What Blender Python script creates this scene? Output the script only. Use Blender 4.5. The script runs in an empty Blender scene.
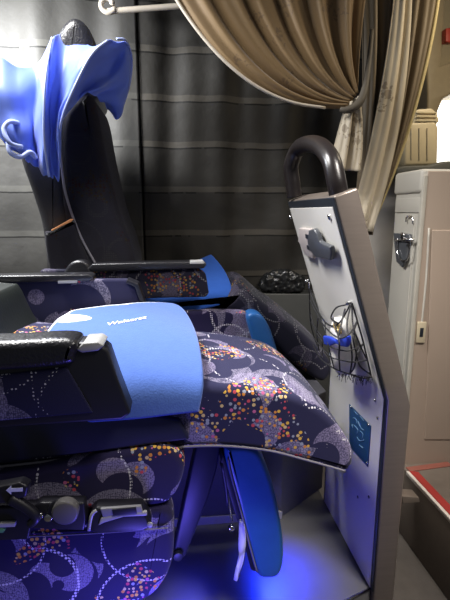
import bpy, bmesh, math, random
from mathutils import Vector, Matrix
random.seed(7)
scn = bpy.context.scene
COL = scn.collection
# ------------------------------------------------------------------ camera
F = 450.0
CAM = Vector((0, 0, 0.95))
YAW, PITCH = math.radians(6.5), math.radians(11.0)
fw = Vector((math.sin(YAW)*math.cos(PITCH), math.cos(YAW)*math.cos(PITCH), -math.sin(PITCH)))
rt = Vector((math.cos(YAW), -math.sin(YAW), 0))
up = rt.cross(fw)
cd = bpy.data.cameras.new('camera'); cam = bpy.data.objects.new('camera', cd); COL.objects.link(cam)
cd.sensor_fit = 'VERTICAL'; cd.sensor_height = 36; cd.sensor_width = 27; cd.lens = 27.0
cd.clip_start = 0.01
M = Matrix((rt, up, -fw)).transposed().to_4x4(); M.translation = CAM
cam.matrix_world = M
scn.camera = cam

def ray(u, v):
    return fw + rt*((u-225)/F) - up*((v-300)/F)
def PY(u, v, y):            # measured point on the plane Y = y
    d = ray(u, v); return CAM + d*((y-CAM.y)/d.y)
def PZ(u, v, z):
    d = ray(u, v); return CAM + d*((z-CAM.z)/d.z)
def PX(u, v, x):
    d = ray(u, v); return CAM + d*((x-CAM.x)/d.x)

# ------------------------------------------------------------------ materials
def nmat(name):
    m = bpy.data.materials.new(name); m.use_nodes = True
    nt = m.node_tree; b = nt.nodes['Principled BSDF']
    return m, nt, b
def N(nt, t, **kw):
    n = nt.nodes.new(t)
    for k, v in kw.items(): setattr(n, k, v)
    return n
def L(nt, a, b): nt.links.new(a, b)
def setin(n, **kw):
    for k, v in kw.items(): n.inputs[k.replace('_', ' ')].default_value = v

def mat(name, col, rough=0.5, metal=0.0, var=0.12, nscale=30, bump=0.0, bscale=200, stretch=None, sheen=0, spec=0.5, coat=0):
    m, nt, b = nmat(name)
    tc = N(nt, 'ShaderNodeTexCoord'); mp = N(nt, 'ShaderNodeMapping')
    L(nt, tc.outputs['Object'], mp.inputs['Vector'])
    if stretch: mp.inputs['Scale'].default_value = stretch
    nz = N(nt, 'ShaderNodeTexNoise'); setin(nz, Scale=nscale, Detail=4.0)
    L(nt, mp.outputs[0], nz.inputs['Vector'])
    mx = N(nt, 'ShaderNodeMix', data_type='RGBA')
    mx.inputs[6].default_value = tuple(c*(1-var) for c in col)+(1,)
    mx.inputs[7].default_value = tuple(min(1, c*(1+var)) for c in col)+(1,)
    L(nt, nz.outputs[0], mx.inputs[0]); L(nt, mx.outputs[2], b.inputs['Base Color'])
    b.inputs['Roughness'].default_value = rough; b.inputs['Metallic'].default_value = metal
    b.inputs['Specular IOR Level'].default_value = spec
    if sheen: b.inputs['Sheen Weight'].default_value = sheen
    if coat: b.inputs['Coat Weight'].default_value = coat
    if bump:
        nb = N(nt, 'ShaderNodeTexNoise'); setin(nb, Scale=bscale, Detail=3.0)
        L(nt, mp.outputs[0], nb.inputs['Vector'])
        bp = N(nt, 'ShaderNodeBump'); bp.inputs['Strength'].default_value = bump; bp.inputs['Distance'].default_value = 0.004
        L(nt, nb.outputs[0], bp.inputs['Height']); L(nt, bp.outputs[0], b.inputs['Normal'])
    return m

def mth(nt, op, a, b=None, c=None):
    n = N(nt, 'ShaderNodeMath', operation=op)
    for i, x in enumerate((a, b, c)):
        if x is None: continue
        if isinstance(x, (int, float)): n.inputs[i].default_value = x
        else: L(nt, x, n.inputs[i])
    return n.outputs[0]
def mixc(nt, f, a, b):
    n = N(nt, 'ShaderNodeMix', data_type='RGBA')
    for i, x in ((0, f), (6, a), (7, b)):
        if isinstance(x, (tuple, list)): n.inputs[i].default_value = tuple(x)+(1,)
        elif isinstance(x, float): n.inputs[i].default_value = x
        else: L(nt, x, n.inputs[i])
    return n.outputs[2]

def moquette(name, base=(0.018, 0.018, 0.05), gain=1.0, off=(0, 0, 0), thr=.62):
    """seat cloth: lilac stippled crescents, dotted white arcs and clusters of coloured dots on navy"""
    m, nt, b = nmat(name)
    tc = N(nt, 'ShaderNodeTexCoord'); mp = N(nt, 'ShaderNodeMapping')
    mp.inputs['Location'].default_value = off
    L(nt, tc.outputs['Object'], mp.inputs['Vector']); P = mp.outputs[0]
    def vor(vec, scale, rnd=1.0):
        n = N(nt, 'ShaderNodeTexVoronoi'); setin(n, Scale=scale, Randomness=rnd); L(nt, vec, n.inputs['Vector']); return n
    def shift(vec, o):
        n = N(nt, 'ShaderNodeVectorMath', operation='ADD'); L(nt, vec, n.inputs[0]); n.inputs[1].default_value = o; return n.outputs[0]
    # crescents
    v1 = vor(P, 9.0); v2 = vor(shift(P, (.03, .02, .028)), 9.0)
    cres = mth(nt, 'MULTIPLY', mth(nt, 'LESS_THAN', v1.outputs['Distance'], .47), mth(nt, 'GREATER_THAN', v2.outputs['Distance'], .42))
    stip = vor(P, 260.0, .5)
    st = mth(nt, 'LESS_THAN', stip.outputs['Distance'], .50)
    lil = mth(nt, 'MULTIPLY', cres, mth(nt, 'MULTIPLY_ADD', st, .5, .25))
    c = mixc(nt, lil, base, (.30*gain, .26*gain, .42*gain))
    # second set, thin pale swooshes
    v3 = vor(shift(P, (.3, .1, .7)), 6.0); v4 = vor(shift(P, (.32, .11, .728)), 6.0)
    sw = mth(nt, 'MULTIPLY', mth(nt, 'LESS_THAN', v3.outputs['Distance'], .5), mth(nt, 'GREATER_THAN', v4.outputs['Distance'], .49))
    c = mixc(nt, mth(nt, 'MULTIPLY', sw, mth(nt, 'MULTIPLY_ADD', st, .45, .15)), c, (.36*gain, .33*gain, .46*gain))
    # dotted arcs
    v5 = vor(shift(P, (.13, .57, .21)), 5.2)
    arc = mth(nt, 'COMPARE', v5.outputs['Distance'], .52, .012)
    v5b = vor(shift(P, (.83, .17, .11)), 4.1)
    arc2 = mth(nt, 'COMPARE', v5b.outputs['Distance'], .50, .011)
    d1 = vor(P, 135.0, .12)
    dd = mth(nt, 'LESS_THAN', d1.outputs['Distance'], .40)
    c = mixc(nt, mth(nt, 'MULTIPLY', mth(nt, 'MAXIMUM', arc, arc2), dd), c, (.62*gain, .60*gain, .68*gain))
    # coloured dots in clusters
    cl = N(nt, 'ShaderNodeTexNoise'); setin(cl, Scale=8.0, Detail=1.0); L(nt, shift(P, (.4, .9, .2)), cl.inputs['Vector'])
    d2 = vor(P, 100.0, .65)
    dot = mth(nt, 'MULTIPLY', mth(nt, 'LESS_THAN', d2.outputs['Distance'], .40), mth(nt, 'GREATER_THAN', cl.outputs[0], thr))
    sep = N(nt, 'ShaderNodeSeparateColor'); L(nt, d2.outputs['Color'], sep.inputs[0])
    rp = N(nt, 'ShaderNodeValToRGB'); rp.color_ramp.interpolation = 'CONSTANT'
    e = rp.color_ramp.elements
    e[0].position = 0; e[0].color = (.70*gain, .42*gain, .07*gain, 1)
    e[1].position = .28; e[1].color = (.62*gain, .24*gain, .05*gain, 1)
    for p_, cc in ((.48, (.55, .07, .10)), (.66, (.30, .33, .42)), (.80, (.62, .46, .22)), (.92, (.50, .12, .28))):
        x = e.new(p_); x.color = tuple(k*gain for k in cc)+(1,)
    L(nt, sep.outputs[0], rp.inputs[0])
    c = mixc(nt, dot, c, rp.outputs[0])
    L(nt, c, b.inputs['Base Color'])
    b.inputs['Roughness'].default_value = .85; b.inputs['Sheen Weight'].default_value = .08
    b.inputs['Specular IOR Level'].default_value = .2
    nb = N(nt, 'ShaderNodeTexNoise'); setin(nb, Scale=600.0); L(nt, P, nb.inputs['Vector'])
    bp = N(nt, 'ShaderNodeBump'); bp.inputs['Strength'].default_value = .3; bp.inputs['Distance'].default_value = .002
    L(nt, nb.outputs[0], bp.inputs['Height']); L(nt, bp.outputs[0], b.inputs['Normal'])
    return m

def striped_curtain(name, col, pale, z0, pitch):
    m, nt, b = nmat(name)
    tc = N(nt, 'ShaderNodeTexCoord'); sx = N(nt, 'ShaderNodeSeparateXYZ'); L(nt, tc.outputs['Object'], sx.inputs[0])
    nz = N(nt, 'ShaderNodeTexNoise'); setin(nz, Scale=6.0, Detail=5.0); L(nt, tc.outputs['Object'], nz.inputs['Vector'])
    zz = mth(nt, 'ADD', sx.outputs[2], mth(nt, 'MULTIPLY', nz.outputs[0], .012))
    fr = mth(nt, 'FRACT', mth(nt, 'DIVIDE', mth(nt, 'SUBTRACT', zz, z0), pitch))
    band = mth(nt, 'LESS_THAN', fr, .13)
    line = mth(nt, 'GREATER_THAN', fr, .965)
    nd = N(nt, 'ShaderNodeTexNoise'); setin(nd, Scale=14.0); 
    mp = N(nt, 'ShaderNodeMapping'); mp.inputs['Scale'].default_value = (1, 1, .05); L(nt, tc.outputs['Object'], mp.inputs[0]); L(nt, mp.outputs[0], nd.inputs['Vector'])
    dash = mth(nt, 'MULTIPLY', line, mth(nt, 'GREATER_THAN', nd.outputs[0], .42))
    c = mixc(nt, mth(nt, 'MULTIPLY', band, .55), col, pale)
    c = mixc(nt, mth(nt, 'MULTIPLY', dash, .8), c, tuple(k*.12 for k in col))
    L(nt, c, b.inputs['Base Color']); b.inputs['Roughness'].default_value = .6
    b.inputs['Specular IOR Level'].default_value = .22
    bp = N(nt, 'ShaderNodeBump'); bp.inputs['Strength'].default_value = .5; bp.inputs['Distance'].default_value = .02
    L(nt, nz.outputs[0], bp.inputs['Height']); L(nt, bp.outputs[0], b.inputs['Normal'])
    return m

def floral(name, col, motif, scale=7.0, rad=.30):
    """curtain cloth with a soft print of leafy sprays"""
    m, nt, b = nmat(name)
    tc = N(nt, 'ShaderNodeTexCoord')
    nz = N(nt, 'ShaderNodeTexNoise'); setin(nz, Scale=40.0, Detail=2.0); L(nt, tc.outputs['Object'], nz.inputs['Vector'])
    ad = N(nt, 'ShaderNodeVectorMath', operation='MULTIPLY_ADD'); L(nt, nz.outputs[1], ad.inputs[0])
    ad.inputs[1].default_value = (.05, .05, .05); L(nt, tc.outputs['Object'], ad.inputs[2])
    v = N(nt, 'ShaderNodeTexVoronoi'); setin(v, Scale=scale); L(nt, ad.outputs[0], v.inputs['Vector'])
    w = N(nt, 'ShaderNodeTexVoronoi'); setin(w, Scale=scale*7); L(nt, ad.outputs[0], w.inputs['Vector'])
    mk = mth(nt, 'MULTIPLY', mth(nt, 'LESS_THAN', v.outputs['Distance'], rad), mth(nt, 'LESS_THAN', w.outputs['Distance'], .42))
    c = mixc(nt, mth(nt, 'MULTIPLY', mk, .6), col, motif)
    L(nt, c, b.inputs['Base Color']); b.inputs['Roughness'].default_value = .6; b.inputs['Sheen Weight'].default_value = .2
    return m

NAVY = moquette('moquette_navy', base=(.020, .020, .062), gain=.95, thr=.61)
ARMMOQ = moquette('moquette_arm', base=(.018, .018, .055), gain=.85, off=(.1, .73, .36), thr=.67)
NAVYDIM = moquette('moquette_violet', base=(.022, .018, .066), gain=1.1, off=(.37, .11, .23), thr=.575)
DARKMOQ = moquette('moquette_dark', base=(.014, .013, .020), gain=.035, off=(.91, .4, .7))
SHADEMOQ = moquette('moquette_shaded', base=(.010, .010, .024), gain=.25, off=(.21, .64, .3))  # seat cloth again, colours darkened for the shade on the window seat
VINYL = mat('black_vinyl', (.018, .018, .022), .33, bump=.5, bscale=160, coat=.3)
GREYVINYL = mat('grey_green_vinyl', (.020, .024, .022), .40, bump=.15, bscale=120)
BLACKPL = mat('black_plastic', (.012, .012, .018), .42)
CAPTOP = mat('pale_plastic', (.42, .42, .42), .35)
NAVYPL = mat('navy_frame', (.012, .014, .04), .45)
BLUEVINYL = mat('blue_vinyl', (.025, .13, .40), .36, bump=.1, bscale=90)
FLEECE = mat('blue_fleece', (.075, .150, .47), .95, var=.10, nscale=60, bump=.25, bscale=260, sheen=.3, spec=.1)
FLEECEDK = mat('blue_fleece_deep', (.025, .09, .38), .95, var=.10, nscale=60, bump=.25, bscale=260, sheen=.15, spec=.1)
SATIN = mat('blue_satin', (.15, .235, .76), .45, var=.08, nscale=15, sheen=.2)
HEM = mat('blue_hem', (.42, .50, .85), .5)
WHITECLOTH = mat('white_cloth', (.72, .75, .82), .8)
PIPING = mat('grey_piping', (.20, .19, .22), .7)
STEEL = mat('brushed_steel', (.40, .37, .34), .36, metal=.75, var=.1, nscale=18, stretch=(2, 2, 30))
PLATE = mat('light_plate', (.60, .585, .55), .42, metal=.2, var=.07, nscale=8)
SIDESTEEL = mat('bronze_grey_steel', (.21, .178, .155), .33, metal=.45, var=.12, nscale=14, stretch=(1, 1, 12))
EDGEDK = mat('dark_edge', (.03, .035, .045), .35, metal=.4)
TUBEMAT = mat('brown_black_grip', (.014, .011, .011), .30, bump=.1, bscale=300)
CHROME = mat('chrome', (.65, .65, .66), .18, metal=1)
HOOKGREY = mat('hook_grey', (.075, .08, .09), .35)
HOOKWHITE = mat('hook_white', (.50, .45, .43), .4)
BLUEPLATE = mat('blue_plate', (.012, .045, .11), .35, var=.25, nscale=60)
PLATEMARK = mat('pale_blue_print', (.08, .17, .28), .4)
PLATFORM = mat('platform_metal', (.15, .15, .155), .42, metal=.3, var=.2, nscale=9)
FLOORM = mat('aisle_floor', (.085, .074, .066), .7, var=.2, nscale=25, bump=.1)
STEPM = mat('step_floor', (.13, .105, .085), .6, var=.15)
RED = mat('red_nosing', (.33, .03, .025), .55, var=.15)
WHITEP = mat('white_nosing', (.62, .56, .50), .55)
CABLIGHT = mat('cabinet_grey', (.46, .44, .39), .5, var=.05, nscale=6)
CABBROWN = mat('cabinet_taupe', (.33, .26, .205), .55, var=.06, nscale=6)
DARKWALL = mat('dark_wall', (.03, .03, .032), .7, var=.2)
GREYWALL = mat('grey_wall', (.36, .345, .33), .7, var=.08)
BEIGE = mat('beige_plastic', (.50, .43, .30), .5, var=.08)
BEIGEJUG = mat('cream_plastic', (.70, .60, .40), .45, var=.08)
SILL = mat('sill_green_grey', (.10, .10, .085), .6)
TAN = floral('tan_floral', (.215, .135, .055), (.10, .058, .028), 8.0)
CREAM = floral('cream_floral', (.55, .48, .36), (.17, .12, .075), 5.0, .36)
BROWNCUR = floral('brown_curtain', (.15, .11, .062), (.10, .07, .04), 8.0)
STRAP = mat('tie_strap', (.10, .085, .065), .6)
RODM = mat('cream_rod', (.62, .55, .45), .35)
NETM = mat('net_cord', (.012, .012, .016), .7)
BAGM = mat('black_bag', (.012, .013, .014), .28, bump=.4, bscale=60)
PACK = mat('white_pack', (.88, .86, .82), .4)
PACKBLUE = mat('pale_blue_pack', (.40, .55, .78), .4)
GOLD = mat('gold_pack', (.50, .36, .14), .35, metal=.4)
BOW = mat('bow_blue', (.02, .06, .55), .5)
ORANGE = mat('orange_tag', (.65, .28, .10), .6)

# ------------------------------------------------------------------ object helpers
def root(name, label, cat, loc, group=None):
    o = bpy.data.objects.new(name, None); COL.objects.link(o)
    o.location = loc; o['label'] = label; o['category'] = cat
    if group: o['group'] = group
    return o
def link(name, me, m, parent=None, smooth=True):
    o = bpy.data.objects.new(name, me); COL.objects.link(o)
    if m: me.materials.append(m)
    if smooth:
        for p in me.polygons: p.use_smooth = True
    if parent is not None:
        o.parent = parent
        w = Vector((0, 0, 0)); q = parent
        while q is not None: w += q.location; q = q.parent
        o.location = -w                   # meshes are written in world coordinates
    return o
def tag(o, label=None, cat=None, kind=None, group=None):
    for k, v in (('label', label), ('category', cat), ('kind', kind), ('group', group)):
        if v: o[k] = v
    return o
def bevel(o, w, seg=3, ang=35):
    b = o.modifiers.new('bevel', 'BEVEL'); b.width = w; b.segments = seg; b.limit_method = 'ANGLE'; b.angle_limit = math.radians(ang)
    b.harden_normals = False; return o
def autosmooth(o, ang=40):
    me = o.data; bm = bmesh.new(); bm.from_mesh(me)
    for e in bm.edges:
        e.smooth = not (len(e.link_faces) == 2 and e.calc_face_angle(0) > math.radians(ang))
    bm.to_mesh(me); bm.free(); return o
def from_bm(name, bm, m, parent=None, smooth=True):
    bmesh.ops.recalc_face_normals(bm, faces=bm.faces)
    me = bpy.data.meshes.new(name); bm.to_mesh(me); bm.free()
    return link(name, me, m, parent, smooth)
def catmull(pts, n, closed=False):
    out = []; k = len(pts)
    segs = k if closed else k-1
    for i in range(segs):
        def g(j): return pts[j % k] if closed else pts[max(0, min(k-1, j))]
        p0, p1, p2, p3 = g(i-1), g(i), g(i+1), g(i+2)
        for q in range(n):
            t = q/n
            out.append(.5*((2*p1)+(p2-p0)*t+(2*p0-5*p1+4*p2-p3)*t*t+(3*p1-p0-3*p2+p3)*t**3))
    if not closed: out.append(pts[-1].copy())
    return out
def prism_pts(name, pts, dvec, m, parent=None, bev=0.004, seg=3):
    """pts: outline (Vectors); extruded by dvec"""
    bm = bmesh.new()
    a = [bm.verts.new(p) for p in pts]; b = [bm.verts.new(p+dvec) for p in pts]
    bm.faces.new(a); bm.faces.new(b[::-1]); n = len(pts)
    for i in range(n): bm.faces.new((a[i], a[(i+1) % n], b[(i+1) % n], b[i]))
    o = from_bm(name, bm, m, parent)
    if bev: bevel(o, bev, seg)
    else: autosmooth(o)
    return o
def prism(name, uv, y0, y1, m, parent=None, bev=0.004, seg=3, smooth=0):
    pts = [PY(u, v, y0) for u, v in uv]
    if smooth: pts = catmull(pts, smooth, True)
    o = prism_pts(name, pts, Vector((0, y1-y0, 0)), m, parent, bev, seg)
    return o
def box(name, a, b, m, parent=None, bev=0.003):
    x0, y0, z0 = a; x1, y1, z1 = b
    return prism_pts(name, [Vector((x0, y0, z0)), Vector((x1, y0, z0)), Vector((x1, y0, z1)), Vector((x0, y0, z1))], Vector((0, y1-y0, 0)), m, parent, bev)
def tube_bm(bm, pts, r, seg=10, caps=True, closed=False):
    n = len(pts); rr = r if isinstance(r, (list, tuple)) else [r]*n
    rings = []; prev = None
    for i in range(n):
        if closed: t = (pts[(i+1) % n]-pts[i-1])
        else: t = pts[min(n-1, i+1)]-pts[max(0, i-1)]
        t.normalize()
        if prev is None:
            prev = t.orthogonal().normalized()
        prev = (prev - t*prev.dot(t)).normalized()
        bi = t.cross(prev)
        rings.append([bm.verts.new(pts[i]+(prev*math.cos(2*math.pi*k/seg)+bi*math.sin(2*math.pi*k/seg))*rr[i]) for k in range(seg)])
    for i in range(n if closed else n-1):
        A, B = rings[i], rings[(i+1) % n]
        for k in range(seg): bm.faces.new((A[k], A[(k+1) % seg], B[(k+1) % seg], B[k]))
    if caps and not closed:
        bm.faces.new(rings[0][::-1]); bm.faces.new(rings[-1])
def tube(name, pts, r, m, parent=None, seg=10, n=6):
    p = catmull(pts, n) if n > 1 and len(pts) > 2 else pts
    if isinstance(r, (list, tuple)):
        k = len(r)-1; q = []
        for i in range(len(p)):
            f = i/(len(p)-1)*k; j = min(k-1, int(f)); q.append(r[j]+(r[j+1]-r[j])*(f-j))
        r = q
    bm = bmesh.new(); tube_bm(bm, p, r, seg); return from_bm(name, bm, m, parent)
def disc(name, c, axis, r, h, m, parent=None, seg=24, bev=.001):
    axis = axis.normalized(); a = axis.orthogonal().normalized(); b = axis.cross(a)
    pts = [c+(a*math.cos(2*math.pi*i/seg)+b*math.sin(2*math.pi*i/seg))*r for i in range(seg)]
    return prism_pts(name, pts, axis*h, m, parent, bev, 2)
def grid(name, rows, m, parent=None, nu=6, nv=6, solid=0.0, offset=-1, sub=0, fn=None, up_=False):
    """rows: list of lists of Vectors (control net); lofted with Catmull-Rom both ways"""
    rr = [catmull(r, nu) for r in rows]
    cols = [catmull([r[j] for r in rr], nv) for j in range(len(rr[0]))]
    W, H = len(cols), len(cols[0]); bm = bmesh.new()
    vs = []
    for j in range(W):
        c = []
        for i in range(H):
            p = cols[j][i]
            if fn: p = fn(p, j/(W-1), i/(H-1))
            c.append(bm.verts.new(p))
        vs.append(c)
    for j in range(W-1):
        for i in range(H-1): bm.faces.new((vs[j][i], vs[j+1][i], vs[j+1][i+1], vs[j][i+1]))
    o = from_bm(name, bm, m, parent)
    if up_ and sum(p.normal.z for p in o.data.polygons) < 0: o.data.flip_normals()
    if solid:
        s = o.modifiers.new('solid', 'SOLIDIFY'); s.thickness = solid; s.offset = offset
    if sub:
        s = o.modifiers.new('sub', 'SUBSURF'); s.levels = sub; s.render_levels = sub
    return o
def cushion(name, uv, y0, y1, m, parent, r=.025, crown=.0, sm=4, K=14, wob=0, yref=None):
    """a padded slab: smooth profile read at y0, swept to y1 with rounded ends and a slight crown"""
    prof = catmull([PY(u, v, y0 if yref is None else yref) for u, v in uv], sm, True); n = len(prof)
    area = sum(prof[i].x*prof[(i+1) % n].z-prof[(i+1) % n].x*prof[i].z for i in range(n))
    sg = 1 if area > 0 else -1
    nor = []
    for i in range(n):
        t = prof[(i+1) % n]-prof[i-1]; v = Vector((-t.z, 0, t.x))*sg
        nor.append(v.normalized())
    ys = []
    for k in range(7): ys.append((r*(1-math.cos(k/6*math.pi/2)), r*(1-math.sin(k/6*math.pi/2))))
    w = y1-y0
    secs = ys[:] + [(r+(w-2*r)*k/K, 0) for k in range(1, K)] + [(w-a, d) for a, d in reversed(ys)]
    zmid = sum(p.z for p in prof)/n
    bm = bmesh.new(); rings = []
    for a, d in secs:
        t = a/w; cr = crown*math.sin(math.pi*t)
        ring = []
        for p, nv in zip(prof, nor):
            q = p+nv*d; q = Vector((q.x, y0+a, q.z+cr))
            if wob: q.z += wob*math.sin(q.x*55+q.y*23)*math.sin(q.y*40+q.x*11)*(1 if p.z > zmid else .3)
            ring.append(bm.verts.new(q))
        rings.append(ring)
    for A, B in zip(rings, rings[1:]):
        for i in range(n): bm.faces.new((A[i], A[(i+1) % n], B[(i+1) % n], B[i]))
    bm.faces.new(rings[0]); bm.faces.new(rings[-1])
    return from_bm(name, bm, m, parent)

# ------------------------------------------------------------------ the setting
WY = 2.16                                    # plane of the window wall
LOW = -0.36                                  # sunken aisle floor
tag(box('floor', (-1.6, -0.6, LOW-.04), (2.2, 2.4, LOW), FLOORM, bev=0), kind='structure')
tag(box('wall_window', (-1.6, WY, LOW), (1.13, WY+.05, 2.2), DARKWALL, bev=0), kind='structure')
# raised metal platform that carries the seats: far edge hidden, slanting near corner at the guard panel
PZ0 = -0.10                                  # top of the platform
pf = [PZ(371, 588, PZ0), PZ(345, 601, PZ0), PZ(300, 622, PZ0), PZ(-60, 700, PZ0)]
plat = [Vector((-1.5, pf[3].y, PZ0)), pf[3], pf[2], pf[1], pf[0], Vector((pf[0].x, WY, PZ0)), Vector((-1.5, WY, PZ0))]
o = prism_pts('floor_platform', plat, Vector((0, 0, LOW-PZ0)), PLATFORM, bev=.003); tag(o, kind='structure')
tag(tube('trim_1', [PZ(371, 588, PZ0), PZ(345, 601, PZ0), PZ(300, 622, PZ0)], .0035, CHROME, n=1), kind='structure')

# ------------------------------------------------------------------ guard panel in front of the seat
GY = 1.03

gx = PY(374, 590, GY).x
GF = 1.455                                   # far side of the panel
bend = PY(386, 401, GY); bend.x = gx
topn = PY(334, 196, GY)
sl = (topn-bend)                             # slope of the leaning upper half
slN = Vector((-sl.z, 0, sl.x)).normalized()
if slN.x > 0: slN = -slN                     # outward, towards the seat
def GP(u, v, off=0.0):                       # a point on the panel's seat-side face, off = height above it
    p = PX(u, v, gx-off)
    if p.z < bend.z: return p
    d = ray(u, v); t = (topn+slN*off-CAM).dot(slN)/d.dot(slN)
    return CAM+d*t
tr, br, fr = PY(358, 187, GY), PY(411, 406, GY), PY(397, 600, GY)
guard = root('guard_panel', 'leaning steel guard panel with black loop handle standing before the seat', 'guard panel', (gx+.03, 1.24, LOW))
prof = [Vector((gx, GY, LOW)), bend, topn, tr, br, Vector((br.x-.004, GY, LOW))]
prism_pts('frame', prof, Vector((0, GF-GY, 0)), SIDESTEEL, guard, .006)
def face_sheet(name, y0, y1, zlo, thi, off, th, m, bev=.002):
    """sheet folded over the bend: from height zlo up to fraction thi of the leaning half"""
    a = Vector((gx, y0, zlo)); b = bend.copy(); b.y = y0; c = bend+sl*thi; c.y = y0
    o0, o1 = Vector((-off, 0, 0)), Vector((-off-th, 0, 0)); n0, n1 = slN*off, slN*(off+th)
    bi = (Vector((-1, 0, 0))+slN).normalized()
    pts = [a+o0, b+bi*off, c+n0, c+n1, b+bi*(off+th), a+o1]
    return prism_pts(name, pts, Vector((0, y1-y0, 0)), m, guard, bev)
face_sheet('backing', GY+.002, GF-.002, PZ0+.0, .995, -.001, .004, EDGEDK)
face_sheet('face_plate', GY+.015, GF-.018, PZ0+.004, .955, .003, .003, PLATE)
# loop handle: a fat grip bent into an arch, standing on the top edge
tc_ = (topn+tr)/2
def HP(u, v, f): return PY(u, v, GY+.045+(GF-GY-.09)*f)
hp = [HP(339, 196, 0), HP(336, 180, 0.0), HP(331, 160, .08), HP(321, 147, .32), HP(309, 144, .62), HP(298, 149, .9), HP(291, 166, 1.0), HP(293, 184, 1.0), HP(294.5, 197, 1.0)]
tube('handle', hp, .0232, TUBEMAT, guard, 18, 8)
for u, v in ((290.5, 217), (330, 217)):
    disc('screw', GP(u, v, .006), slN, .0075, .004, CHROME, guard, 14)
for u, v in ((378.5, 418), (376, 400), (366, 378)):
    p = GP(u, v, .006); disc('screw', p, slN if p.z > bend.z else Vector((-1, 0, 0)), .005, .004, CHROME, guard, 12)
for u, v in ((369, 497), (358, 497)):
    disc('rivet', GP(u, v, .006), Vector((-1, 0, 0)), .0045, .002, EDGEDK, guard, 12)
# coat hook: white mount with two slots and a curved grey tongue
hk = prism_pts('hook_mount', [GP(u, v, .006) for u, v in ((302.5, 227), (313, 228), (316, 234), (316.5, 258), (308, 254), (305, 246), (301.5, 240))], slN*.012, HOOKWHITE, guard, .003)
for q in (((306, 234), (310, 235), (310.5, 239), (306.5, 238)), ((307.5, 245), (311, 246), (311.5, 250), (308, 249))):
    prism_pts('slot', [GP(u, v, .017) for u, v in q], slN*.003, EDGEDK, hk, 0)
tg = [(313, 229), (318, 227.5), (321, 232), (324, 240), (329, 243), (335, 245), (336, 251), (335, 259), (328, 257), (320, 256), (314, 249), (311.5, 240)]
prism_pts('hook_tongue', [GP(u, v, .012) for u, v in tg], slN*.014, HOOKGREY, guard, .004)
# blue notice plate, engraved and screwed on
bp_ = prism_pts('notice_plate', [GP(u, v, .006) for u, v in ((350, 404), (371.5, 426), (368.5, 467), (350, 446))], Vector((-.003, 0, 0)), BLUEPLATE, guard, .001)
bp_['label'] = 'small blue notice plate with worn print'
for u, v in ((351.5, 407), (368.5, 424.5), (367, 463)):
    disc('screw', GP(u, v, .009), Vector((-1, 0, 0)), .004, .003, CHROME, bp_, 10)
for q in (((354, 411), (358, 415)), ((360, 416), (364, 421)), ((353, 418), (356, 419), (357, 424)), ((358, 421), (361, 428), (364, 430)),
          ((354, 425), (358, 430), (357, 434)), ((360, 431), (363, 434), (362, 440)), ((357, 437), (360, 441), (364, 440)), ((352, 424), (353, 429)), ((359, 445), (363, 448))):
    tube('print', [GP(u, v, .0095) for u, v in q], .0016, PLATEMARK, bp_, 6, 3)
# cord pocket
def GN(u, v, off): return GP(u, v, off)
net = tube('net_pocket', [GN(309, 281, .008), GN(313, 300, .02), GN(325, 322, .05), GN(338, 324, .05), GN(351, 303, .008)], .0022, NETM, guard, 8, 6)
for u, v in ((309, 280), (351.5, 302), (372, 378)):
    disc('net_hook', GP(u, v, .006), slN, .0055, .014, CHROME, net, 12)
tube('net_toggle', [GN(309.2, 282, .012), GN(309.4, 292, .014)], .0032, CHROME, net, 8, 1)
cords = [
 [(309, 281, .01), (309.5, 300, .02), (311, 325, .03), (317, 345, .03), (323, 358, .04)],
 [(352, 303, .01), (357, 320, .012), (364, 345, .012), (371, 376, .012)],
 [(372, 377, .012), (362, 378, .03), (350, 374, .06), (340, 371, .075), (330, 366, .07), (320, 358, .04), (313, 345, .03)],
 [(325, 322, .05), (326, 335, .075), (330, 352, .085), (334, 368, .075)],
 [(333, 318, .05), (339, 340, .09), (339, 356, .09), (340, 371, .075)],
 [(345, 309, .03), (341, 325, .07), (338, 338, .09)],
 [(351, 304, .012), (347, 325, .06), (351, 345, .07), (352, 360, .065), (350, 374, .06)],
 [(338, 323, .05), (331, 318, .045), (336, 308, .03), (345, 305, .02), (351, 303, .01)],
 [(310, 300, .02), (318, 316, .05), (326, 328, .07), (339, 338, .09), (350, 333, .07), (357, 321, .015)],
 [(311, 322, .03), (319, 333, .05), (328, 345, .08), (340, 350, .09), (352, 350, .07), (363, 344, .015)],
 [(314, 338, .03), (321, 347, .06), (331, 357, .085), (341, 360, .088), (353, 362, .06), (367, 360, .015)],
 [(357, 322, .012), (353, 336, .05), (356, 352, .05), (360, 366, .03), (370, 374, .012)],
 [(363, 344, .012), (357, 354, .04), (354, 368, .05), (349, 374, .06)],
 [(310, 310, .02), (315, 330, .04), (322, 342, .06), (322, 355, .05)],
 [(318, 318, .05), (317, 335, .045), (319, 350, .045)],
 [(352, 306, .012), (353, 325, .04), (358, 340, .04), (366, 358, .015)],
]
for c in cords:
    tube('cord', [GN(*q) for q in c], .0019 if c[0][0] < 330 else .0022, NETM, net, 6, 6)
fl = bmesh.new()
for i in range(34):                          # frayed fringe of the net's lower hem
    t = i/33; u = 340+t*30; v = 372+t*5
    a = GN(u, v, .05*(1-t)+.012); d = Vector((random.uniform(-.012, .012), random.uniform(-.012, .012), -random.uniform(.008, .028)))
    tube_bm(fl, [a, a+d*.5+Vector((0, .003, 0)), a+d], .0009, 4)
from_bm('fringe', fl, NETM, net)
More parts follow.
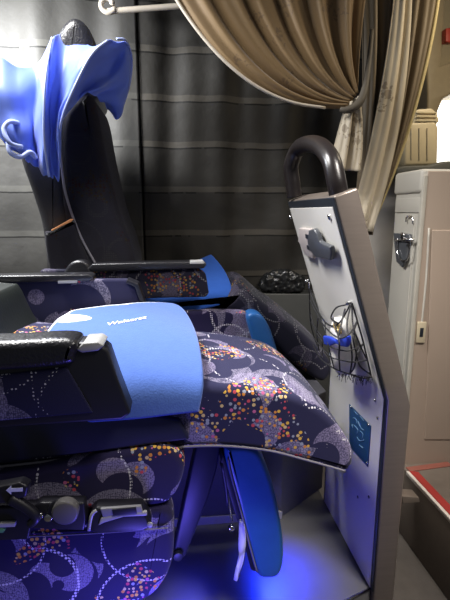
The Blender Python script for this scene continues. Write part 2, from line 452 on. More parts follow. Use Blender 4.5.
# packet inside the net
pk = root('snack_pack', 'white packet with blue bow band tucked in the black net', 'packet', GP(341, 374, .03))
def loft(name, secs, m, parent, seg=20, closed_caps=True, power=.6):
    """secs: (centre, half width vector a, half depth vector b)"""
    bm = bmesh.new(); R_ = []
    for c, a, b in secs:
        ring = []
        for k in range(seg):
            th = 2*math.pi*k/seg; cx, cy = math.cos(th), math.sin(th)
            sx = math.copysign(abs(cx)**power, cx); sy = math.copysign(abs(cy)**power, cy)
            ring.append(bm.verts.new(c+a*sx+b*sy))
        R_.append(ring)
    for A, B in zip(R_, R_[1:]):
        for k in range(seg): bm.faces.new((A[k], A[(k+1) % seg], B[(k+1) % seg], B[k]))
    bm.faces.new(R_[0][::-1]); bm.faces.new(R_[-1])
    return from_bm(name, bm, m, parent)
cA = [GP(339, 318, .030), GP(340, 326, .035), GP(341, 338, .040), GP(342, 352, .045), GP(343, 364, .045), GP(344, 371, .042)]
wY = [.020, .036, .036, .042, .042, .032]; dN = [.012, .020, .026, .030, .030, .020]
loft('wrapper', [(c, Vector((0, w, 0)), slN*d) for c, w, d in zip(cA, wY, dN)], PACK, pk)
loft('gold_top', [(GP(336, 320, .040), Vector((0, .008, 0)), slN*.006), (GP(337, 326, .050), Vector((0, .016, 0)), slN*.008), (GP(339, 333, .057), Vector((0, .012, 0)), slN*.006)], GOLD, pk)
loft('blue_label', [(GP(332, 346, .062), Vector((0, .012, 0)), slN*.006), (GP(333, 354, .066), Vector((0, .015, 0)), slN*.008), (GP(335, 365, .064), Vector((0, .012, 0)), slN*.006)], PACKBLUE, pk)
bw = [GP(u, v, .072) for u, v in ((326, 335), (332, 336), (338.5, 339.5), (345, 336.5), (351, 335), (352, 341), (350, 346), (344, 345), (339, 342.5), (333, 345), (327, 343.5))]
prism_pts('bow', bw, slN*.010, BOW, pk, .003)

# ------------------------------------------------------------------ aisle seat (nearest)
NY0, NY1 = 0.90, 1.36
seat = root('coach_recliner', 'nearest reclining seat with multicolour dotted cloth and black armrest by the aisle', 'bus seat', (-.1, 1.13, PZ0))
cushion('cushion', [(-140, 372), (0, 378), (130, 383), (200, 386), (260, 391), (308, 402), (337, 426), (352, 447), (354, 461), (350, 470), (342, 472), (308, 463), (262, 452), (200, 448), (100, 456), (0, 467), (-140, 480)],
        NY0, NY1, NAVY, seat, r=.017, crown=.016, wob=.0015)
tube('piping', [PY(u, v, NY0-.001) for u, v in ((-140, 479), (0, 466.5), (100, 455), (200, 446), (262, 449.5), (308, 460.5), (345, 471))], .0028, PIPING, seat, 8, 6)
# armrest towards the aisle
arm = prism('armrest', [(-150, 352), (62, 352), (78, 343), (98, 343), (108, 351), (118, 380), (131, 414), (122, 420), (0, 428), (-150, 438)], .82, .875, BLACKPL, seat, .006)
cushion('arm_pad', [(-150, 347), (0, 343), (50, 340), (72, 341), (77, 347), (74, 357), (66, 366), (0, 372), (-150, 380)], .805, .885, VINYL, arm, r=.016, sm=4, K=6)
prism('end_cap_highlight', [(76, 350), (83, 343), (98, 342), (104, 346), (98, 351), (82, 353)], .815, .88, CAPTOP, arm, .003)  # pale piece paints the highlight on the armrest's plastic end
prism('cloth_inset', [(-150, 384), (0, 375), (66, 367), (93, 413), (0, 421), (-150, 431)], .816, .824, ARMMOQ, arm, .003)
prism('seat_base_shade', [(-150, 430), (0, 424), (135, 412), (180, 421), (190, 440), (100, 452), (0, 463), (-150, 474)], .885, .93, NAVYPL, seat, .006)  # seat base, with the shade under the armrest put into its dark colour
# armrest towards the window seat: thin bar over a cloth panel
arm2 = prism('armrest', [(-150, 283), (60, 280), (126, 280), (138, 285), (149, 318), (149, 345), (-150, 350)], 1.385, 1.43, ARMMOQ, seat, .006)
prism('arm_bar', [(-150, 278), (0, 276), (88, 274.5), (93, 277), (90, 281), (0, 283), (-150, 285)], 1.375, 1.44, VINYL, arm2, .004)
prism('arm_badge', [(58, 281), (77, 280.5), (77, 283), (58, 283.5)], 1.372, 1.376, CAPTOP, arm2, .0)
prism('arm_edge', [(127, 279.5), (138, 284), (150, 318), (150, 345), (146, 345), (145, 318), (135, 287), (126, 283)], 1.378, 1.436, BLACKPL, arm2, .002)
# reclined backrest, its vinyl flank entering from behind
cushion('backrest', [(-190, 200), (-120, 240), (-40, 276), (8, 283), (19, 286), (32, 312), (49, 340), (48, 350), (30, 352), (-60, 345), (-190, 300)], 1.02, 1.365, GREYVINYL, seat, r=.03, K=8, yref=1.34)
# quilted side panels below the cushion with the control rail between
sp = [(-150, 490), (0, 476), (60, 464), (120, 453), (155, 448), (172, 449), (182, 457), (185, 468), (181, 484), (173, 499), (158, 507), (100, 511), (0, 513), (-150, 516)]
cushion('side_pad', sp, .875, .955, NAVYDIM, seat, r=.018, K=5)
sp2 = [(-150, 522), (0, 520), (90, 518), (150, 508), (165, 508), (173, 520), (174, 545), (171, 568), (161, 588), (145, 602), (100, 622), (0, 645), (-150, 660)]
cushion('side_pad', sp2, .875, .955, NAVYDIM, seat, r=.018, K=5)
rail = prism('control_rail', [(-150, 515), (0, 508), (34, 507), (40, 503), (84, 503), (86, 520), (84, 531), (30, 529), (28, 540), (0, 541), (-150, 545)], .850, .885, BLACKPL, seat, .004)
disc('knob', PY(67, 507, .848), Vector((0, -1, 0)), .026, .022, mat('knob_grey', (.13, .125, .125), .5), rail, 28, .004)
disc('knob_collar', PY(64, 510, .850), Vector((0, -1, 0)), .031, .010, BLACKPL, rail, 28, .003)
lev = prism('recline_lever', [(0, 487), (20, 483), (28, 487), (26, 497), (8, 503), (-150, 520), (-150, 508)], .835, .862, BLACKPL, rail, .004)
prism('arrow', [(6, 490.5), (11, 486), (11, 488.5), (22.5, 488), (22.5, 491.5), (11, 492), (11, 494.5)], .8335, .8352, WHITECLOTH, lev, 0)
tube('latch_arm', [PY(10, 498, .84), PY(26, 507, .84), PY(36, 517, .838), PY(30, 524, .838)], [.012, .011, .010, .009], BLACKPL, rail, 10, 5)
for u, v, r_ in ((41, 514, .006), (49, 516, .008), (32, 511, .005)):
    disc('pin', PY(u, v, .846), Vector((0, -1, 0)), r_, .008, CHROME, rail, 14)
prism('label_strip', [(-150, 530), (15, 523), (15, 527), (-150, 535)], .842, .851, CAPTOP, rail, .001)
prism('green_strip', [(-150, 536), (3, 528.5), (5, 530.5), (3, 533), (-150, 541)], .842, .851, mat('green_tab', (.10, .30, .12), .5), rail, .001)
# belt buckle
bk = prism('seat_buckle', [(88, 530), (91, 513), (96, 508), (108, 508), (142, 507), (149, 520), (152, 527), (142, 532), (95, 534)], .845, .885, BLACKPL, seat, .006)
prism('buckle_band', [(98, 526), (101, 518), (122, 513), (147, 512), (147, 516), (124, 517), (104, 523)], .842, .85, CAPTOP, bk, .002)
prism('buckle_face', [(100, 509), (141, 506), (143, 513), (103, 518)], .8425, .85, mat('buckle_grey', (.28, .28, .30), .4), bk, .002)
prism('buckle_window', [(112, 509.5), (136, 507.5), (137, 514), (113, 516)], .8405, .844, BLACKPL, bk, .001)
tube('buckle_edge', [PY(u, v, .848) for u, v in ((89, 530), (92, 515), (97, 510))], .004, CAPTOP, bk, 8, 4)
disc('buckle_glint', PY(150, 524, .845), Vector((0, -1, 0)), .006, .004, CAPTOP, bk, 12)
tube('cloth_seam', [PY(u, v, .871) for u, v in ((0, 537), (60, 535), (120, 531.5), (168, 528))], .0018, PIPING, seat, 6, 4)
# legs / swing arm under the cushion
prism('leg', [(196, 446), (221, 446), (217, 470), (208, 500), (186, 556), (178, 563), (173, 553), (184, 500)], 1.02, 1.06, NAVYPL, seat, .006)
prism('leg', [(40, 440), (110, 440), (110, 560), (40, 560)], 1.16, 1.24, NAVYPL, seat, .006)
disc('leg_bolt', PY(178, 554, 1.018), Vector((0, -1, 0)), .012, .012, NAVYPL, seat, 14)
# legrest
lr = cushion('legrest', [(225, 451), (232, 447.5), (249, 448), (260, 454), (269, 472), (277, 500), (283, 535), (284, 562), (279, 577), (267, 580), (257, 575), (248, 545), (237, 502), (228, 470)], .985, 1.27, BLUEVINYL, seat, r=.015, K=6)
prism('backing', [(223, 455), (229, 470), (238, 502), (249, 545), (256, 572), (251, 570), (240, 530), (228, 490), (221, 462)], .995, 1.26, NAVYPL, lr, .002)
tube('piping', [PY(u, v, .985) for u, v in ((228, 458), (232, 478), (241, 512), (251, 550), (257, 572))], .0022, PIPING, lr, 6, 5)
rag = [[PY(240, 520, .99), PY(245, 522, .988)], [PY(238.5, 545, .985), PY(247, 545, .985)], [PY(239, 558, .985), PY(244, 560, .988)], [PY(234.5, 579, .99), PY(236.5, 580, .99)]]
grid('torn_lining', rag, WHITECLOTH, lr, 5, 4, .0012, 0, fn=lambda p, a, b: p+Vector((.003*math.sin(a*23), .006*math.sin(b*9+a*4), 0)))
gs = tube('gas_strut', [PY(222, 462, 1.0), PY(226, 485, 1.0), PY(228, 505, 1.0)], .0055, NAVYPL, lr, 10, 3)
tube('strut_rod', [PY(226, 482, .998), PY(232, 521, .998)], .0028, CHROME, gs, 8, 1)
disc('strut_end', PY(231, 526, .99), Vector((0, -1, 0)), .0075, .012, CHROME, gs, 14, .003)

# folded fleece blanket on the aisle seat, resting over the cushion
def B(u, v, y): return PY(u, v, y)
rows = [
 [B(44, 428, .915), B(95, 424, .88), B(150, 417, .868), B(199, 413, .868)],
 [B(42, 400, .92), B(95, 386, .90), B(150, 379, .893), B(204, 380, .893)],
 [B(42, 360, 1.02), B(90, 346, 1.02), B(145, 340, 1.02), B(200, 344, 1.02)],
 [B(46, 335, 1.17), B(85, 323, 1.17), B(138, 316, 1.17), B(193, 322, 1.17)],
 [B(58, 319, 1.27), B(88, 310, 1.28), B(134, 305.5, 1.28), B(184, 309, 1.28)],
 [B(72, 310, 1.34), B(96, 307, 1.345), B(135, 303, 1.345), B(174, 303.5, 1.34)]]
bl = root('fleece_blanket', 'folded bright blue fleece blanket with white lettering on the nearest seat', 'blanket', B(120, 400, 1.1))
def wr(p, a, b): return p+Vector((0, 0, .0035*math.sin(a*7+b*5)*math.sin(b*9+a*3)))
o = grid('cover', rows, FLEECE, bl, 6, 5, .022, -1, 1, fn=wr, up_=True)
cover = o
bevel(o, .009, 3, 60); m_ = o.modifiers; m_.move(2, 1)
und = [[p+Vector((-.010, .010, -.004)) for p in r] for r in rows[2:]]
und[-1] = [p+Vector((0, .006, .002)) for p in und[-1]]
o = grid('lining', und, WHITECLOTH, bl, 5, 5, .012, -1, 1, fn=wr, up_=True)
o['label'] = 'white lining edge'
# embroidered lettering on the blanket
fd = bpy.data.curves.new('lettering', 'FONT'); fd.body = 'Wolaersz'; fd.size = .027; fd.extrude = .0006; fd.align_x = 'CENTER'; fd.align_y = 'CENTER'
fo = bpy.data.objects.new('lettering', fd); COL.objects.link(fo); fd.materials.append(WHITECLOTH)
pl, pr_ = B(107, 325, 1.2), B(147, 317.5, 1.2)
exa = (pr_-pl).normalized(); vdn = (B(128, 322, 1.25)-B(127, 312, 1.325)); nrm = exa.cross(-vdn).normalized()
if nrm.z < 0: nrm = -nrm
eya = nrm.cross(exa)
fd.offset = .0006
mw = Matrix((exa, eya, nrm)).transposed().to_4x4(); mw.translation = (pl+pr_)/2+nrm*.0-bl.location
bpy.context.view_layer.update()
lm = bpy.data.meshes.new_from_object(fo.evaluated_get(bpy.context.evaluated_depsgraph_get())); bpy.data.objects.remove(fo)
lm.materials.clear(); fo = bpy.data.objects.new('lettering', lm); COL.objects.link(fo); lm.materials.append(WHITECLOTH)
from mathutils.bvhtree import BVHTree
bpy.context.view_layer.update()
dg = bpy.context.evaluated_depsgraph_get(); ce = cover.evaluated_get(dg); cm = ce.to_mesh()
tree = BVHTree.FromPolygons([cover.matrix_world @ v.co for v in cm.vertices], [tuple(p.vertices) for p in cm.polygons])
mw.translation += bl.location
for v in lm.vertices:
    q = mw @ Vector((v.co.x, v.co.y, 0)); dr_ = (q-CAM).normalized(); h = tree.ray_cast(CAM, dr_)[0]
    v.co = (h if h else q)+nrm*(.0012+v.co.z)-bl.location
fo.parent = bl

# ------------------------------------------------------------------ window seat
wseat = root('coach_recliner', 'upright dark patterned seat beside the window, its headrest under blue cloth', 'bus seat', (0, 1.8, PZ0))
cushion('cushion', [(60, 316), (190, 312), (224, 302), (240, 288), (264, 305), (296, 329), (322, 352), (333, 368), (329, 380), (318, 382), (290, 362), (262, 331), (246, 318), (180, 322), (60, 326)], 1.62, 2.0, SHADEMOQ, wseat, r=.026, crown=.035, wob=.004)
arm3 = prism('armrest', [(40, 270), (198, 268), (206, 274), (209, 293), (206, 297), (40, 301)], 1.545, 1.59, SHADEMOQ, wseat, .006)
prism('arm_bar', [(88, 269), (92, 264), (150, 262.5), (203, 261.5), (207, 264), (204, 268.5), (92, 272)], 1.53, 1.60, VINYL, arm3, .004)
prism('arm_tip_highlight', [(190, 261.5), (203, 260.8), (205, 263), (203, 264), (190, 264)], 1.528, 1.58, CAPTOP, arm3, .001)  # highlight at the bar's end, painted as a pale sliver
cushion('arm_hinge', [(64, 280), (66, 268), (74, 261), (84, 261), (90, 268), (92, 280)], 1.53, 1.62, VINYL, arm3, r=.012, K=4)
cushion('side_pad', [(60, 318), (180, 312), (236, 311), (248, 315), (256, 335), (262, 360), (250, 372), (60, 380)], 1.58, 1.63, NAVYDIM, wseat, r=.015, K=4)
cushion('legrest', [(247, 318), (252, 313), (261, 315), (268, 324), (274, 339), (280, 362), (278, 380), (268, 380), (258, 355), (250, 332)], 1.55, 1.63, BLUEVINYL, wseat, r=.014, K=4)
# backrest: cushioned front slab and darker shell behind it
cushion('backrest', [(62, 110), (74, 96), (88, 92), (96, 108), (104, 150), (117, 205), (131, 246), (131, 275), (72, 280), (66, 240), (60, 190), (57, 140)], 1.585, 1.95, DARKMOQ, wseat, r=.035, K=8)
cushion('back_shell', [(28, 110), (58, 96), (62, 150), (66, 200), (84, 278), (50, 278), (44, 250), (40, 222), (30, 190), (18, 150)], 1.60, 1.95, mat('dark_shell', (.022, .020, .022), .7, bump=.3), wseat, r=.03, K=8)
cushion('headrest', [(54, 60), (55, 38), (61, 23), (71, 15), (81, 18), (89, 28), (95, 45), (97, 70), (92, 100), (58, 104)], 1.60, 1.90, VINYL, wseat, r=.035, K=8)
tube('back_piping', [PY(u, v, 1.583) for u, v in ((58, 130), (61, 160), (66, 195), (80, 235), (98, 268))], .004, PIPING, wseat, 8, 6)
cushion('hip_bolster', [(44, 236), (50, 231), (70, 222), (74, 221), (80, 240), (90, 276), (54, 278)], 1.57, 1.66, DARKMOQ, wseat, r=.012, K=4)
prism('tag', [(51, 230), (70, 219), (73, 219.5), (71, 222.5), (53, 232)], 1.57, 1.60, ORANGE, wseat, .001)
# boxed plinth under the window seat with a pale kick strip
pa = PZ(281, 518, PZ0); pb = PZ(322, 488, PZ0)
ply = pa.y
pp = [Vector((-1.3, ply, PZ0)), Vector((pa.x, ply, PZ0)), Vector((pb.x, pb.y, PZ0)), Vector((pb.x, WY-.02, PZ0)), Vector((-1.3, WY-.02, PZ0))]
plinth = prism_pts('plinth', pp, Vector((0, 0, .40)), mat('plinth_grey', (.07, .07, .085), .6), wseat, .004)
kp = [Vector((-1.3, ply-.006, PZ0)), Vector((pa.x+.003, ply-.006, PZ0)), Vector((pa.x+.003, ply-.0005, PZ0)), Vector((-1.3, ply-.0005, PZ0))]
prism_pts('kick_strip', kp, Vector((0, 0, .030)), mat('kick_grey', (.33, .33, .32), .5), plinth, .001)
# blanket on the window seat
rows2 = [
 [B(70, 318, 1.60), B(140, 319, 1.605), B(185, 312, 1.61), B(229, 303, 1.62)],
 [B(70, 305, 1.64), B(140, 304, 1.64), B(190, 298, 1.64), B(232, 290, 1.65)],
 [B(70, 290, 1.72), B(140, 288, 1.72), B(190, 281, 1.72), B(226, 272, 1.73)],
 [B(70, 272, 1.84), B(140, 268, 1.84), B(190, 262, 1.84), B(211, 254, 1.84)]]
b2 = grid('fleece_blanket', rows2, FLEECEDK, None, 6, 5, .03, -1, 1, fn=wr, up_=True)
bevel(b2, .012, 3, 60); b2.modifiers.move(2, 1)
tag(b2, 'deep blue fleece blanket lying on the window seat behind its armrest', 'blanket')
# headrest cover, rucked up over the headrest
C = B
cov = [
 [C(-18, 50, 1.54), C(-22, 85, 1.52), C(-8, 122, 1.52), C(6, 146, 1.53), C(20, 155, 1.55)],
 [C(2, 58, 1.54), C(3, 90, 1.50), C(12, 124, 1.50), C(22, 148, 1.51), C(28, 160, 1.54)],
 [C(18, 65, 1.56), C(20, 95, 1.52), C(27, 122, 1.52), C(32, 147, 1.53), C(35, 166, 1.55)],
 [C(38, 64, 1.60), C(37, 90, 1.57), C(35, 120, 1.55), C(36, 148, 1.55), C(42, 172, 1.555)],
 [C(52, 38, 1.57), C(47, 66, 1.50), C(44, 105, 1.49), C(44, 140, 1.50), C(49, 177, 1.53)],
 [C(60, 33, 1.62), C(55, 66, 1.545), C(50, 105, 1.54), C(51, 142, 1.54), C(54, 178, 1.545)],
 [C(72, 31, 1.66), C(66, 60, 1.56), C(58, 100, 1.54), C(55, 135, 1.54), C(58, 180, 1.54)],
 [C(90, 45, 1.60), C(80, 60, 1.53), C(69, 88, 1.515), C(60, 118, 1.52), C(60, 170, 1.535)],
 [C(107, 41, 1.53), C(92, 54, 1.485), C(77, 82, 1.485), C(64, 112, 1.50), C(58, 138, 1.53)],
 [C(115, 42, 1.56), C(102, 56, 1.55), C(89, 76, 1.56), C(79, 93, 1.57), C(73, 103, 1.57)],
 [C(124, 40, 1.56), C(117, 58, 1.60), C(107, 77, 1.60), C(98, 88, 1.575), C(90, 95, 1.575)],
 [C(129, 48, 1.60), C(126, 66, 1.61), C(118, 84, 1.62), C(107, 94, 1.62), C(97, 98, 1.62)],
 [C(131, 60, 1.64), C(129, 82, 1.65), C(124, 100, 1.66), C(117, 108, 1.66), C(104, 102, 1.66)],
 [C(130, 70, 1.70), C(128, 92, 1.70), C(122, 110, 1.70), C(116, 120, 1.70), C(108, 110, 1.70)]]
def ruck(p, a, b):
    g = .002+.010*a
    w_ = math.sin(b*46+1.6*math.sin(a*4+b*5))
    d = .004*math.sin(b*80+a*7)*a+.005*math.sin(a*17+b*9)*(1-b)
    return p+Vector((.003*math.sin(a*21+b*15)*a, g*w_+d, .004*math.sin(a*9+b*31)+.005*a*math.sin(b*70)))
hc = root('headrest_cover', 'bright blue satin cloth rucked over the top of the window seat', 'headrest cover', C(60, 110, 1.6))
grid('cloth', cov, SATIN, hc, 10, 9, .003, 0, 1, fn=ruck)
tube('hem', [C(107, 41, 1.526), C(92, 54, 1.481), C(77, 82, 1.481), C(64, 112, 1.496), C(58, 138, 1.526)], .004, HEM, hc, 8, 6)
tube('hem', [C(117, 39, 1.528), C(125, 40, 1.556), C(130, 49, 1.6), C(132, 62, 1.64), C(130, 82, 1.67), C(125, 100, 1.69), C(117, 119, 1.70)], .0035, HEM, hc, 8, 6)
tube('hem', [C(52, 38, 1.563), C(47, 66, 1.494), C(44, 105, 1.484), C(44, 140, 1.494), C(49, 177, 1.524)], .0035, HEM, hc, 8, 6)
tube('strap', [C(18, 123, 1.50), C(9, 122, 1.47), C(4, 130, 1.46), C(10, 143, 1.46), C(22, 147, 1.49)], .007, HEM, hc, 8, 6)
tube('strap', [C(8, 140, 1.48), C(10, 152, 1.47), C(20, 157, 1.48), C(30, 152, 1.50), C(36, 158, 1.52)], .007, HEM, hc, 8, 6)

# ------------------------------------------------------------------ curtains
def hang(name, x0, x1, z0, z1, y, m, amp, per, ph, nx=160, nz=40):
    bm = bmesh.new(); V = []
    for i in range(nx+1):
        x = x0+(x1-x0)*i/nx; col_ = []
        for j in range(nz+1):
            z = z0+(z1-z0)*j/nz
            f = amp*(math.sin(x*per+ph+.5*math.sin(z*1.7+x*2))+.45*math.sin(x*per*2.3+1.3*ph+.4*math.sin(z*2.5)))
            f += .006*math.sin(z*21+math.sin(x*7)*2)*math.exp(-((z-.75)/.35)**2)
            col_.append(bm.verts.new((x, y+f, z)))
        V.append(col_)
    for i in range(nx):
        for j in range(nz): bm.faces.new((V[i][j], V[i+1][j], V[i+1][j+1], V[i][j+1]))
    o = from_bm(name, bm, m)
    s = o.modifiers.new('solid', 'SOLIDIFY'); s.thickness = .004
    return o
CUR = striped_curtain('blackout_curtain', (.030, .028, .0245), (.085, .076, .062), PY(200, 100, 2.06).z, PY(200, 52, 2.06).z-PY(200, 100, 2.06).z)
seamx = PY(138, 60, 2.06).x
ctop = 1.95
CURL = striped_curtain('blackout_curtain_lit', (.060, .058, .053), (.10, .097, .086), PY(200, 100, 2.06).z, PY(200, 52, 2.06).z-PY(200, 100, 2.06).z)  # blackout cloth again, coloured lighter for the lamplight left of the seam
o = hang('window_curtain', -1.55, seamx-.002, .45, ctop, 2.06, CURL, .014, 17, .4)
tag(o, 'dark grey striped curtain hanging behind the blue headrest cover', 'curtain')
o = hang('window_curtain', seamx+.004, .98, .45, ctop, 2.065, CUR, .013, 19, 1.1)
tag(o, 'dark striped blackout curtain between the vertical seam and tan drape', 'curtain')
# white scroll-ended rod, top
rod = root('curtain_arm', 'cream metal rod with scroll end above the grey curtains', 'curtain rod', PY(140, 6, 1.95))
tube('bar', [PY(106, 11.5, 1.95), PY(140, 9, 1.95), PY(180, 6, 1.95), PY(230, 2, 1.95)], .011, RODM, rod, 10, 4)
sc_ = [PY(108+9*math.cos(t)*(.45+.55*k/14), 4-9*math.sin(t)*(.45+.55*k/14)-(0), 1.945) for k, t in enumerate([-.2+ i*.42 for i in range(15)])]
tube('scroll', sc_+[PY(112, 11, 1.948), PY(120, 10.5, 1.95)], .010, RODM, rod, 10, 3)

def bez(a, b, c, t): return a*(1-t)**2+b*2*t*(1-t)+c*t*t
def drape(name, edge0, edge1, y, m, folds, amp, n=90, k=30, fan=1.0, solid=.004, y1=None):
    """cloth gathered between two edge curves (each three pixel points on plane y); folds deepen towards the middle"""
    y1 = y if y1 is None else y1
    A = [PY(u, v, y) for u, v in edge0]; Bv = [PY(u, v, y1) for u, v in edge1]
    bm = bmesh.new(); V = []
    for i in range(n+1):
        s = i/n; col_ = []
        for j in range(k+1):
            t = j/k
            p = bez(*A, t).lerp(bez(*Bv, t), s)
            f = math.sin(s*folds*2*math.pi+.8*math.sin(t*2.2))+.5*math.sin(s*folds*3.7*math.pi+1+t)
            p = p+Vector((0, amp*f*(1-fan*.55*t), 0))
            col_.append(bm.verts.new(p))
        V.append(col_)
    for i in range(n):
        for j in range(k): bm.faces.new((V[i][j], V[i+1][j], V[i+1][j+1], V[i][j+1]))
    o = from_bm(name, bm, m)
    s = o.modifiers.new('solid', 'SOLIDIFY'); s.thickness = solid
    return o
tan = root('tied_drape', 'tan floral drape swagged and tied back at upper middle', 'curtain', PY(300, 100, 1.8))
def child(o, par):
    o.parent = par; o.location = -par.location; return o
child(drape('swag', [(158, -32), (238, 118), (346, 107)], [(372, -40), (358, 40), (358, 92)], 1.78, TAN, 6.5, .020), tan)
child(drape('lit_tail', [(345, 106), (338, 135), (330, 168)], [(358, 96), (366, 135), (360, 172)], 1.78, CREAM, 2, .012, n=30, fan=-.6), tan)  # tan cloth coloured cream for the window light falling on it
st = tube('tie_strap', [PY(340, 109, 1.755), PY(347, 110, 1.75), (PY(357, 105, 1.75)), PY(364, 92, 1.76), PY(369, 60, 1.80), PY(372, 30, 1.84)], [.008, .014, .016, .014, .010, .008], STRAP, tan, 8, 5)
tube('swag_hem', [PY(158, -32, 1.776)] + [bez(*[PY(u, v, 1.772) for u, v in ((158, -32), (238, 118), (346, 107))], t) for t in (.15, .3, .45, .6, .75, .9)], .006, RODM, tan, 8, 4)
fr_ = root('front_drape', 'cream and brown floral curtain gathered at the right beside the tied drape', 'curtain', PY(385, 200, 1.9))
child(drape('brown_panel', [(358, -30), (372, 90), (352, 235)], [(402, -30), (396, 90), (372, 235)], 1.88, BROWNCUR, 2.5, .014, n=40, fan=.2), fr_)
child(drape('cream_lining', [(397, -40), (388, 95), (348, 228)], [(412, -40), (412, 110), (372, 232)], 1.84, CREAM, 1.6, .007, n=40, fan=-.2), fr_)
child(drape('tan_panel', [(404, -30), (398, 90), (386, 190)], [(442, -30), (428, 100), (372, 225)], 1.875, BROWNCUR, 2.2, .012, n=50, fan=.3), fr_)
tube('edge_hem', [bez(*[PY(u, v, 1.87) for u, v in ((442, -30), (428, 100), (372, 225))], t) for t in (0, .2, .4, .6, .8, 1)], .008, mat('gold_hem', (.52, .42, .20), .6), fr_, 8, 5)

# ------------------------------------------------------------------ front corner: wall, window, cabinet, step
tag(prism('wall_front', [(362, 180), (404, 150), (404, 500), (362, 500)], 1.99, 2.05, GREYWALL, bev=.01), kind='structure')
wb = PY(404, 165, 2.4)
tag(prism('wall_front_panel', [(392, -80), (520, -80), (520, 470), (392, 470)], 2.62, 2.66, mat('cream_wall', (.46, .38, .24), .6, var=.08)), kind='structure')
win = root('window_1', 'bright window', 'window', PY(450, 165, 2.55)); win['kind'] = 'structure'
del win['label']; del win['category']
pane = prism('pane', [(436, 150), (438, 110), (446, 93), (470, 88), (520, 88), (520, 168), (436, 168)], 2.58, 2.585, None, win, 0)
gm, gnt, gb = nmat('daylit_pane'); gb.inputs['Emission Color'].default_value = (1, .95, .85, 1); gb.inputs['Emission Strength'].default_value = 3.0
pane.data.materials.append(gm)
prism('frame', [(424, -40), (447, -40), (444, 40), (440, 66), (450, 62), (530, 55), (530, 92), (452, 94), (443, 99), (438, 112), (434, 170), (424, 170), (428, 100)], 2.40, 2.56, mat('window_frame', (.36, .29, .18), .5), win, .012)
tag(prism('trim_2', [(396, 168), (404, 165.5), (430, 165), (445, 161), (520, 158), (520, 176), (396, 176)], 1.86, 2.5, SILL, bev=.01), kind='structure')
jug = root('canister', 'cream plastic canister with ribbed lid on the ledge behind the grey cabinet', 'canister', PY(424, 166, 2.0))
prism('body', [(404, 166), (405, 126), (412, 122), (436, 121), (439, 128), (438, 165)], 1.93, 2.10, BEIGEJUG, jug, .012)
prism('lid', [(413, 123), (415, 112), (418, 109), (432, 108), (437, 112), (440, 121), (437, 124)], 1.935, 2.09, BEIGEJUG, jug, .008)
for k in range(3): prism('rib', [(417, 111.5+k*4), (436, 111.5+k*4), (437, 113.2+k*4), (416.5, 113.2+k*4)], 1.928, 1.945, BEIGEJUG, jug, .001)
for u in (411, 419, 427): prism('groove', [(u, 128), (u+1.2, 128), (u+1.2, 160), (u, 160)], 1.926, 1.94, BEIGE, jug, .001)
tag(prism('warning_light', [(446, 28), (456, 27), (456, 42), (446, 42)], 2.36, 2.40, mat('red_lamp', (.45, .05, .03), .4), bev=.005), 'small red marker on the window pillar', 'marker')
# grey cabinet
CY = 1.60
c0 = PY(424, 172, CY); 
czb = PY(424, 466, CY).z
cx0, cx1 = c0.x, c0.x+.42
cback = 1.80
cab = root('storage_cabinet', 'tall grey storage cabinet with toggle latch right of the guard panel', 'cabinet', (cx0+.2, 1.7, czb))
box('body', (cx0, CY, czb), (cx1, cback, c0.z-.03), CABLIGHT, cab, .006)
lid = box('lid', (cx0-.010, CY-.004, c0.z-.075), (cx1, cback+.004, c0.z+.012), CABLIGHT, cab, .014)
box('front_panel', (cx0+.012, CY-.006, czb+.01), (cx1, CY+.004, c0.z+.004), CABBROWN, cab, .004)
fpv = [PY(430, 228, CY-.006), PY(470, 228, CY-.006), PY(470, 320, CY-.006), PY(423, 320, CY-.006)]
dr = prism('door', [(432, 230), (520, 230), (520, 440), (425, 440)], CY-.012, CY-.004, CABBROWN, cab, .004)
tube('door_edge', [PY(429, 228, CY-.008), PY(426, 280, CY-.008), PY(420, 340, CY-.008)], .004, CABLIGHT, dr, 8, 4)
hd = prism('door_catch', [(418, 322), (427, 322), (425, 343), (416.5, 343)], CY-.016, CY-.008, BEIGE, dr, .003)
prism('catch_slot', [(420.5, 328), (424, 328), (423, 337), (419.5, 337)], CY-.0175, CY-.012, EDGEDK, hd, .001)
box('corner_strip', (cx0-.004, CY-.008, czb), (cx0+.014, CY+.012, c0.z-.01), mat('corner_pale', (.40, .38, .33), .45), cab, .004)
def CL(u, v, off=0): return PX(u, v, cx0-off)
box('side_rib', (cx0-.004, CY+.03, czb+.02), (cx0+.002, CY+.045, c0.z-.16), CABLIGHT, cab, .002)
box('side_band', (cx0-.005, CY+.002, c0.z-.145), (cx0+.002, cback-.01, c0.z-.09), CABLIGHT, cab, .003)
la = prism_pts('latch', [CL(u, v, .006) for u, v in ((396, 233), (412, 234), (413, 242), (409, 245), (409, 258), (405, 267), (399, 262), (397, 245))], Vector((-.012, 0, 0)), HOOKGREY, cab, .003)
for y_, r_ in ((238, .006),):
    tube('latch_bar', [CL(395, 240, .022), CL(413, 240, .022)], .006, CHROME, la, 10, 1)
tube('latch_bail', [CL(u, v, .024) for u, v in ((398, 238), (397, 250), (401, 260), (408, 258), (411, 238))], .0028, CHROME, la, 8, 4)
disc('latch_boss', CL(404, 236, .02), Vector((-1, 0, 0)), .014, .010, CHROME, la, 16, .003)
tube('latch_keeper', [CL(u, v, .008) for u, v in ((406, 222), (407, 217), (412, 217), (413, 224))], .0035, CHROME, la, 8, 4)
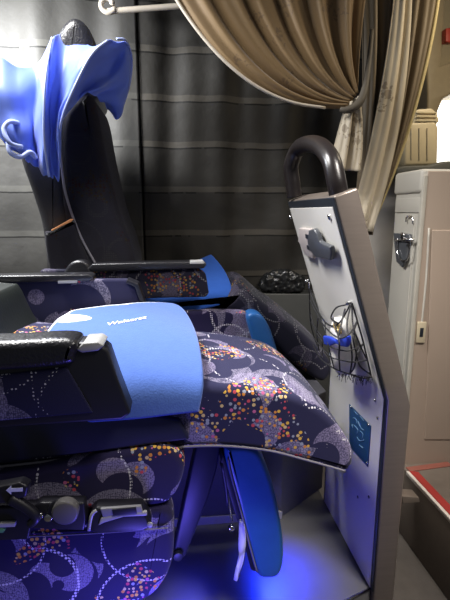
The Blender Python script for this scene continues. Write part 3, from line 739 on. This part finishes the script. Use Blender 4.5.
# raised step with red nosing
sz = PZ0+.03
s0, s1 = PZ(407, 472, sz), PZ(462, 532, sz)
dirn = (s1-s0).normalized(); nn = Vector((dirn.y, -dirn.x, 0))
if nn.x < 0: nn = -nn
e = s1+dirn*.5
stp = [s0, e, e+nn*.9, s0+nn*.9]
stp = [s0, e, Vector((2.1, e.y, sz)), Vector((2.1, 2.35, sz)), Vector((s0.x, 2.35, sz))]
o = prism_pts('floor_step', stp, Vector((0, 0, LOW-sz)), STEPM, None, .004); tag(o, kind='structure')
ns = root('step_nosing', 'red and white edging strip on the step at lower right', 'edging strip', s0)
wq = [s0-nn*.004, e-nn*.004, e+nn*.009, s0+nn*.009]
prism_pts('white_edge', [p+Vector((0, 0, -.012)) for p in wq], Vector((0, 0, .016)), WHITEP, ns, .002)
rq = [s0+nn*.009, e+nn*.009, e+nn*.042, s0+nn*.042+dirn*.01]
prism_pts('red_strip', [p+Vector((0, 0, .0)) for p in rq], Vector((0, 0, .005)), RED, ns, .002)
r0 = s0+nn*.012; r1 = PZ(452, 466, sz)
dv = (r1-r0).normalized(); nv2 = Vector((-dv.y, dv.x, 0))
prism_pts('cross_strip', [r0-nv2*.002, r1-nv2*.002, r1+nv2*.028, r0+nv2*.028], Vector((0, 0, .004)), mat('dull_red', (.22, .07, .05), .6, var=.2), ns, .001)
tab = prism('floor_bracket', [(402, 496), (419, 497.5), (420, 502.5), (403, 503.5)], 1.42, 1.47, mat('bracket', (.22, .18, .15), .45, metal=.4), None, .002)
tag(tab, 'small metal bracket below the red step edging', 'bracket')
# crumpled black bag by the window
btx = bpy.data.textures.new('crumple', 'CLOUDS'); btx.noise_scale = .022; btx.noise_depth = 3
bg = cushion('plastic_bag', [(260, 286), (265, 277), (276, 273), (290, 272), (302, 275), (307, 283), (303, 291), (285, 294), (267, 293)], 1.955, 2.025, BAGM, None, r=.02, crown=.0, sm=8, K=16, wob=.006)
sb = bg.modifiers.new('sub', 'SUBSURF'); sb.levels = sb.render_levels = 1
rm = bg.modifiers.new('remesh', 'REMESH'); rm.mode = 'VOXEL'; rm.voxel_size = .005; rm.use_smooth_shade = True
ds = bg.modifiers.new('crumple', 'DISPLACE'); ds.texture = btx; ds.strength = .032; ds.mid_level = .5
tag(bg, 'crumpled shiny black plastic bag by the window behind the seat', 'plastic bag')
led = prism('ledge', [(150, 293), (330, 294), (330, 420), (150, 420)], 1.96, 2.10, mat('ledge_grey', (.05, .052, .05), .5), None, .006)
led.name = 'trim_3'; tag(led, kind='structure')

# ------------------------------------------------------------------ light
def area(name, loc, target, size, power, col, sy=None, spread=180):
    ld = bpy.data.lights.new(name, 'AREA'); ld.energy = power; ld.color = col; ld.size = size
    ld.spread = math.radians(spread)
    if sy: ld.shape = 'RECTANGLE'; ld.size_y = sy
    o = bpy.data.objects.new(name, ld); COL.objects.link(o); o.location = loc
    d = Vector(target)-Vector(loc); o.rotation_euler = d.to_track_quat('-Z', 'Y').to_euler(); return o
area('reading_lamp', (-.80, 1.70, 1.66), (-.55, 2.0, 1.25), .18, 26, (.95, .97, 1.0))
area('ceiling_lamp', (-.70, 1.25, 2.15), (.1, 1.15, .4), .45, 20, (1, .98, .96), .5, 110)
area('aisle_fill', (.8, .3, 2.0), (.62, 1.15, .4), .4, 7, (1, .93, .86), .4, 70)  # added fill, unseen source, for the guard's near face and cabinet front
area('window_fill', (1.35, 1.45, 1.9), (1.1, 2.2, 1.1), .25, 4.5, (1, .84, .6))  # added warm light standing in for window glow on drapes and canister
area('floor_led', (.02, 1.06, -.02), (.02, 1.08, -.1), .06, .2, (.01, .02, 1.0))
area('floor_led', (.30, 1.16, .09), (.29, 1.12, -.1), .06, 1.3, (.01, .03, 1.0), None, 100)
area('blue_side_fill', (-.05, .70, -.02), (-.1, .9, .2), .12, 2.0, (.14, .11, 1.0))  # added unseen blue light that tints the side pads
w = bpy.data.worlds.new('world'); scn.world = w; w.use_nodes = True
w.node_tree.nodes['Background'].inputs[0].default_value = (.75, .8, .9, 1); w.node_tree.nodes['Background'].inputs[1].default_value = .07
scn.view_settings.view_transform = 'Standard'; scn.view_settings.look = 'None'; scn.view_settings.exposure = 0.25; scn.view_settings.gamma = 1
bpy.context.view_layer.update()
